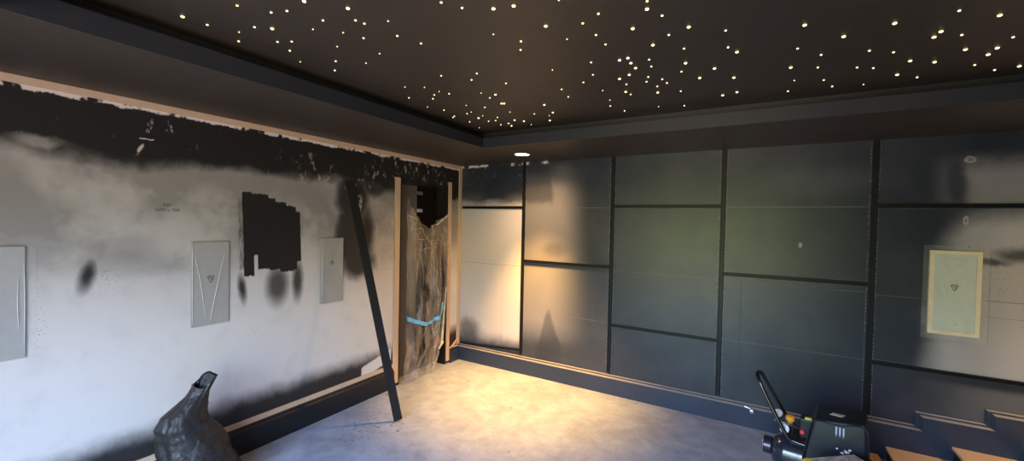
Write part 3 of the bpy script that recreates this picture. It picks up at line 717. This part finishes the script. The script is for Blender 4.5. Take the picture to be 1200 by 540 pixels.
# ------------------------------------------------------------------ air compressor
CR = math.radians(-8)
e = empty('air_compressor', (3.475, -.70, 0), CR); tag(e, 'black portable air compressor with tank, gauges and tall handle', 'air compressor')
def lathe(bm, pr, axis='x', n=40, c=(0, 0, 0)):
    rs = []
    for a, r in pr:
        q = []
        for k in range(n):
            u, w = r * math.cos(2 * PI * k / n), r * math.sin(2 * PI * k / n)
            q.append(bm.verts.new({'x': (c[0] + a, c[1] + u, c[2] + w), 'y': (c[0] + u, c[1] + a, c[2] + w), 'z': (c[0] + u, c[1] + w, c[2] + a)}[axis]))
        rs.append(q)
    for a, b in zip(rs, rs[1:]):
        for k in range(n): bm.faces.new((a[k], a[(k + 1) % n], b[(k + 1) % n], b[k]))
    bm.faces.new(rs[0][::-1]); bm.faces.new(rs[-1])
TZ, TR = .185, .115
bm = B(); lathe(bm, [(-.300, .02), (-.298, .05), (-.285, .082), (-.262, .103), (-.235, .113), (-.225, TR), (.165, TR), (.192, .103), (.215, .082), (.228, .05), (.230, .02)], 'x', 48, (0, -.03, TZ))
tank = obj('tank', bm, M['tank'], e, smooth=True)
bm = B(); lathe(bm, [(-.345, .052), (-.342, .056), (-.300, .056), (-.296, .05)], 'x', 32, (0, -.03, TZ + .01))
obj('end_cap', bm, M['tank'], tank, smooth=False, bevel=.002)
bm = B(); lathe(bm, [(-.352, .030), (-.346, .032), (-.344, .01)], 'x', 24, (0, -.03, TZ + .01)); obj('plug', bm, M['metal'], tank)
am = Matrix.Translation((.0, -.03, TZ)) 
def on_tank(x, ang):   # matrix placing local XY on the tank skin, ang from horizontal front
    a = math.radians(ang); nrm = Vector((0, -math.cos(a), math.sin(a)))
    upv = Vector((0, math.sin(a), math.cos(a))); rt = Vector((1, 0, 0)); p = Vector((x, -.03, TZ)) + nrm * (TR + .0008)
    return Matrix(((rt.x, upv.x, nrm.x, p.x), (rt.y, upv.y, nrm.y, p.y), (rt.z, upv.z, nrm.z, p.z), (0, 0, 0, 1)))
text('lettering', 'LLS', .034, M['white'], tank, on_tank(-.07, 58))
bm = B(); box(bm, -.03, .03, -.012, .012, 0, .001); bm.transform(on_tank(-.01, 18)); obj('tank_label', bm, M['blue'], tank)['label'] = 'blue and white sticker on the tank'
bm = B(); box(bm, .035, .11, -.010, .010, 0, .001); bm.transform(on_tank(-.01, 18)); obj('tank_label', bm, M['white'], tank)['label'] = 'pale sticker on the tank'
# handle: two bars rising from the tank, joined by a loop
bm = B()
path = [(-.10, -.125, .300), (-.17, -.125, .305), (-.215, -.125, .335), (-.320, -.105, .52), (-.375, -.085, .625), (-.392, -.045, .650), (-.396, 0, .656), (-.392, .03, .650), (-.375, .065, .625), (-.320, .085, .52), (-.215, .105, .335), (-.17, .105, .305), (-.10, .105, .300)]
tube(bm, smooth_path(path, 6), .0125, 14); obj('handle', bm, M['tube'], e, smooth=True)
bm = B(); box(bm, -.19, .19, -.135, .11, .288, .302)
for k in range(5): box(bm, -.17 + k * .028, -.158 + k * .028, -.130, .0, .302, .309)
base = obj('motor_plate', bm, M['blackpl'], e, bevel=.003)
# cover: tapered box with a raised rim
def tbox(bm, b, t, z0, z1):
    A = [bm.verts.new((x, y, z0)) for x, y in ((b[0], b[2]), (b[1], b[2]), (b[1], b[3]), (b[0], b[3]))]
    C = [bm.verts.new((x, y, z1)) for x, y in ((t[0], t[2]), (t[1], t[2]), (t[1], t[3]), (t[0], t[3]))]
    bm.faces.new(A[::-1]); bm.faces.new(C)
    for i in range(4): bm.faces.new((A[i], A[(i + 1) % 4], C[(i + 1) % 4], C[i]))
bm = B(); tbox(bm, (-.130, .190, -.185, .13), (-.080, .180, -.135, .115), .200, .497)
for v in bm.verts:
    if v.co.z > .4: v.co.z += (v.co.x + .03) * .14
cov = obj('motor_cover', bm, M['cover'], e, bevel=.022, seg=4)
for p in cov.data.polygons: p.use_smooth = False
bm = B()
rim = [(-.127, -.190, .21), (-.092, -.150, .43), (-.076, -.141, .467), (-.045, -.139, .480), (.04, -.140, .482), (.13, -.139, .503), (.165, -.142, .494), (.178, -.152, .45), (.187, -.190, .21)]
tube(bm, smooth_path(rim, 6), .0042, 8); obj('rim', bm, M['cover'], cov, smooth=True)
bm = B()
for k in range(3): 
    x = .030 + k * .017
    prism(bm, [(-.143, .472), (-.156, .432), (-.162, .426), (-.158, .419), (-.149, .419), (-.137, .472)], 0, x, x + .009)
obj('vent_rib', bm, M['ribs'], cov, bevel=.001)['label'] = 'silver vent ribs'
bm = B(); prism(bm, [(.000, -.075), (.060, -.075), (.075, -.035), (.015, -.035)], 2, .5115, .513); st = obj('sticker', bm, M['white'], cov)
text('print', 'HDK', .034, M['ink'], cov, Matrix.Translation((.037, -.057, .5132)) @ Matrix.Scale(.9, 4))
bm = B()
def splat(bm, cx_, cz_, r, seed):
    y = lambda z: -.1882 + (z - .20) * (.05 / .30)
    n = 14; pts = []
    for k in range(n):
        a = 2 * PI * k / n; q = r * (.7 + .5 * mn.noise(Vector((math.cos(a) * 2 + seed, math.sin(a) * 2, 0))) + .15 * math.sin(3 * a + seed))
        x, z = cx_ + q * math.cos(a), cz_ + q * math.sin(a) * .8; pts.append(bm.verts.new((x, y(z), z)))
    bm.faces.new(pts)
splat(bm, .085, .345, .016, 1); splat(bm, .065, .335, .011, 4); splat(bm, .040, .352, .007, 7); splat(bm, .100, .360, .010, 9)
o = obj('paint_splash', bm, M['white'], cov); o.modifiers.new('s', 'SOLIDIFY').thickness = .001; o['label'] = 'white paint splash on the cover'
# pressure switch, regulator, gauges
bm = B(); box(bm, -.150, -.060, -.035, .055, .302, .425); sw = obj('pressure_switch', bm, M['blackpl'], e, bevel=.006)
bm = B(); box(bm, -.125, -.085, -.03, .0, .4255, .436); obj('switch_button', bm, M['yellow'], sw, bevel=.003)['label'] = 'yellow switch button'
bm = B(); tube(bm, [(-.29, -.02, .372), (-.15, -.02, .352)], .010, 12); tube(bm, [(-.222, -.02, .362), (-.222, -.07, .350)], .008, 10); tube(bm, [(-.222, -.02, .300), (-.222, -.02, .362)], .009, 10)
obj('pipe', bm, M['metal'], e, smooth=True)
bm = B(); lathe(bm, [(0, .020), (.006, .026), (.030, .026), (.036, .020)], 'z', 24, (-.205, .0, .378)); tube(bm, [(-.205, 0, .36), (-.205, 0, .38)], .015, 12)
obj('regulator_knob', bm, M['orange'], e, bevel=.001)['label'] = 'orange regulator knob'
for nm, c, tilt in (('a', Vector((-.215, -.085, .350)), 25), ('b', Vector((-.262, -.01, .405)), 35)):
    bm = B(); lathe(bm, [(0, .014), (.006, .030), (.024, .031), (.030, .030)], 'z', 28); rot = Matrix.Translation(c) @ Matrix.Rotation(math.radians(-20), 4, 'Z') @ Matrix.Rotation(math.radians(90 - tilt), 4, 'X')
    bm.transform(rot); gg = obj('gauge', bm, M['blackpl'], e)
    bm = B(); lathe(bm, [(.0302, .027), (.0318, .027)], 'z', 28); bm.transform(rot); obj('dial', bm, M['white'], gg)['label'] = 'white gauge face'
    bm = B(); box(bm, -.001, .001, -.004, .020, .0320, .0326)
    for k in range(9):
        a = math.radians(-130 + k * 32); x, y = .022 * math.sin(a), .022 * math.cos(a); box(bm, x - .001, x + .001, y - .001, y + .001, .0320, .0324)
    bm.transform(rot); obj('needle', bm, M['ink'], gg)
bm = B(); lathe(bm, [(-.150, .010), (-.146, .014), (-.128, .014), (-.124, .010)], 'y', 18, (-.135, .095, .345)); tube(bm, [(-.135, -.03, .345), (-.15, -.02, .352)], .008, 10); obj('valve_knob', bm, M['red'], e)['label'] = 'red valve knob'
bm = B()
for k, (a0, r_) in enumerate([(0, .03), (.02, .036), (.04, .036), (.06, .036), (.08, .036), (.10, .03)]): lathe(bm, [(a0, r_), (a0 + .008, r_)], 'x', 20, (-.19 + .0, -.075, .318))
# feet and wheels
for y in (-.10, .04):
    bm = B(); lathe(bm, [(0, .018), (.010, .022), (.052, .014), (.075, .012)], 'z', 16, (-.20, y, 0)); obj('foot', bm, M['rubber'], e)
bm.free() if False else None
for y in (-.175, .085):
    bm = B(); lathe(bm, [(0, .045), (.006, .062), (.026, .062), (.032, .045)], 'y', 30, (.15, y, .0625)); w_ = obj('wheel', bm, M['rubber'], e, bevel=.002)
    bm = B(); lathe(bm, [(-.002, .030), (.034, .030)], 'y', 20, (.15, y, .0625)); obj('hub', bm, M['metal'], w_)
bm = B(); tube(bm, [(.15, -.17, .0625), (.15, .11, .0625)], .008, 10); box(bm, .135, .165, -.10, -.08, .06, .10); box(bm, .135, .165, .02, .04, .06, .10); obj('axle', bm, M['blackpl'], e)
# quick coupler lying against the skirting edge
e = empty('hose_coupler', (3.05, -.075, 0)); 
bm = B(); lathe(bm, [(0, .009), (.002, .016), (.012, .016), (.014, .011), (.034, .011), (.036, .014), (.050, .014)], 'y', 22, (3.055, -.075, .150)); 
bpy.data.objects.remove(e)
bmc = B(); 
tube(bm, smooth_path([(3.055, -.028, .150), (3.03, -.026, .158), (3.00, -.024, .166)], 4), .006, 8)
tag(obj('hose_coupler', bm, M['metal'], smooth=False, bevel=.0008), 'small silver ring fitting sticking out of the skirting left of the compressor', 'fitting')
bmc.free()

# ------------------------------------------------------------------ carton in front, timber offcut behind
e = empty('carton', (3.495, -1.204, 0), math.radians(40.1)); tag(e, 'pale grey printed carton with a yellow corner in front of the compressor', 'box')
def carton_mat():
    m = Mat('printed_carton'); sp = m.noise(26, 5, .7, vec=m.loc, stretch=(1, 3, 1)); m.set('Base Color', m.mix(m.sm(.45, .60, sp), (.24, .23, .22), (.50, .50, .48))); m.set('Roughness', .6); return m.m
bm = B(); W, Dp, Hh = .334, .24, .397
box(bm, -W / 2, W / 2, -Dp / 2, Dp / 2, 0.001, Hh); body = obj('carton_body', bm, carton_mat(), e, bevel=.003)
bm = B(); box(bm, -W / 2 + .002, W / 2 - .002, -Dp / 2 + .002, -.003, Hh + .0005, Hh + .003); box(bm, -W / 2 + .002, W / 2 - .002, .003, Dp / 2 - .002, Hh + .0005, Hh + .003); obj('flap', bm, carton_mat(), e, bevel=.001)
bm = B(); box(bm, -W / 2 - .001, -W / 2 + .045, Dp / 2 - .09, Dp / 2 - .002, Hh + .0032, Hh + .004); obj('corner_label', bm, M['yellow'], e)['label'] = 'yellow corner label'
bm = B(); prism(bm, [(3.66, -.20), (3.775, -.235), (3.86, -.20), (3.84, -.05), (3.68, -.05)], 2, .001, .035)
tag(obj('timber_offcut', bm, M['offcut'], bevel=.003), 'short brown timber offcut on the floor between compressor and stairs', 'timber')

# ------------------------------------------------------------------ light
def area(name, loc, rot, sx, sy, col, power, spread=PI):
    l = bpy.data.lights.new(name, 'AREA'); l.shape = 'RECTANGLE'; l.size = sx; l.size_y = sy; l.color = col; l.energy = power; l.spread = spread
    o = bpy.data.objects.new(name, l); COL.objects.link(o); o.location = loc; o.rotation_euler = rot; return o
def spot(name, x, y, e, deg, blend=1.0, col=(1, .60, .25)):
    l = bpy.data.lights.new(name, 'SPOT'); l.energy = e; l.color = col; l.spot_size = math.radians(deg); l.spot_blend = blend; l.shadow_soft_size = .05
    o = bpy.data.objects.new(name, l); COL.objects.link(o); o.location = (x, y, HS - .03)
spot('downlight_beam', 1.095, -.478, 570, 70, 1.0, (1, .51, .13)); spot('downlight_spill', 1.095, -.478, 55, 150, 1.0, (1, .58, .27))
spot('downlight_beam', 5.40, -.478, 110, 90); spot('downlight_spill', 5.40, -.478, 36, 140, 1.0, (1, .56, .27))
# daylight: sky above, green garden below the horizon, entering by the garden doors
w = bpy.data.worlds.new('daylight'); S.world = w; w.use_nodes = True; nt = w.node_tree; nt.nodes.clear()
tc = nt.nodes.new('ShaderNodeTexCoord'); sp = nt.nodes.new('ShaderNodeSeparateXYZ'); nt.links.new(tc.outputs['Generated'], sp.inputs[0])
cr = nt.nodes.new('ShaderNodeValToRGB'); mr = nt.nodes.new('ShaderNodeMapRange'); mr.inputs['From Min'].default_value = -1; mr.inputs['From Max'].default_value = 1
nt.links.new(sp.outputs['Z'], mr.inputs['Value']); nt.links.new(mr.outputs[0], cr.inputs[0])
el = cr.color_ramp.elements; el[0].position = 0; el[0].color = (.50, .37, .27, 1); el[1].position = 1; el[1].color = (.6, 1.05, 2.2, 1)
for p, c in ((.42, (.48, .38, .27)), (.47, (.27, .37, .12)), (.56, (.25, .36, .12)), (.60, (.95, 1.20, 1.85)), (.8, (.66, 1.08, 2.1))):
    q = el.new(p); q.color = (*c, 1)
bg = nt.nodes.new('ShaderNodeBackground'); bg.inputs[1].default_value = 9.3; ow = nt.nodes.new('ShaderNodeOutputWorld')
nt.links.new(cr.outputs[0], bg.inputs[0]); nt.links.new(bg.outputs[0], ow.inputs[0])
po = area('garden_door_portal', ((WX0 + WX1) / 2, YN - .01, WZ1 / 2), (PI / 2, 0, 0), WX1 - WX0 - .02, WZ1 - .02, (1, 1, 1), 1)
po.rotation_euler = (PI / 2, 0, 0); po.data.cycles.is_portal = True

# ------------------------------------------------------------------ camera
cam = bpy.data.cameras.new('camera'); cam.sensor_fit = 'HORIZONTAL'; cam.sensor_width = 36; cam.lens = 484.417 / 1200 * 36; cam.clip_start = .05
co = bpy.data.objects.new('camera', cam); COL.objects.link(co); S.camera = co
yw, pt, rl = [math.radians(a) for a in (30.6642, -1.1719, 1.1695)]
F = Vector((-math.sin(yw) * math.cos(pt), math.cos(yw) * math.cos(pt), math.sin(pt))); R = Vector((math.cos(yw), math.sin(yw), 0)); U = R.cross(F)
R2 = R * math.cos(rl) + U * math.sin(rl); U2 = -R * math.sin(rl) + U * math.cos(rl)
co.matrix_world = Matrix(((R2.x, U2.x, -F.x, 3.0509), (R2.y, U2.y, -F.y, -3.9388), (R2.z, U2.z, -F.z, 1.65), (0, 0, 0, 1)))
S.view_settings.view_transform = 'Standard'; S.view_settings.look = 'None'; S.view_settings.gamma = 1; S.view_settings.use_curve_mapping = False
S.view_settings.exposure = 0.68
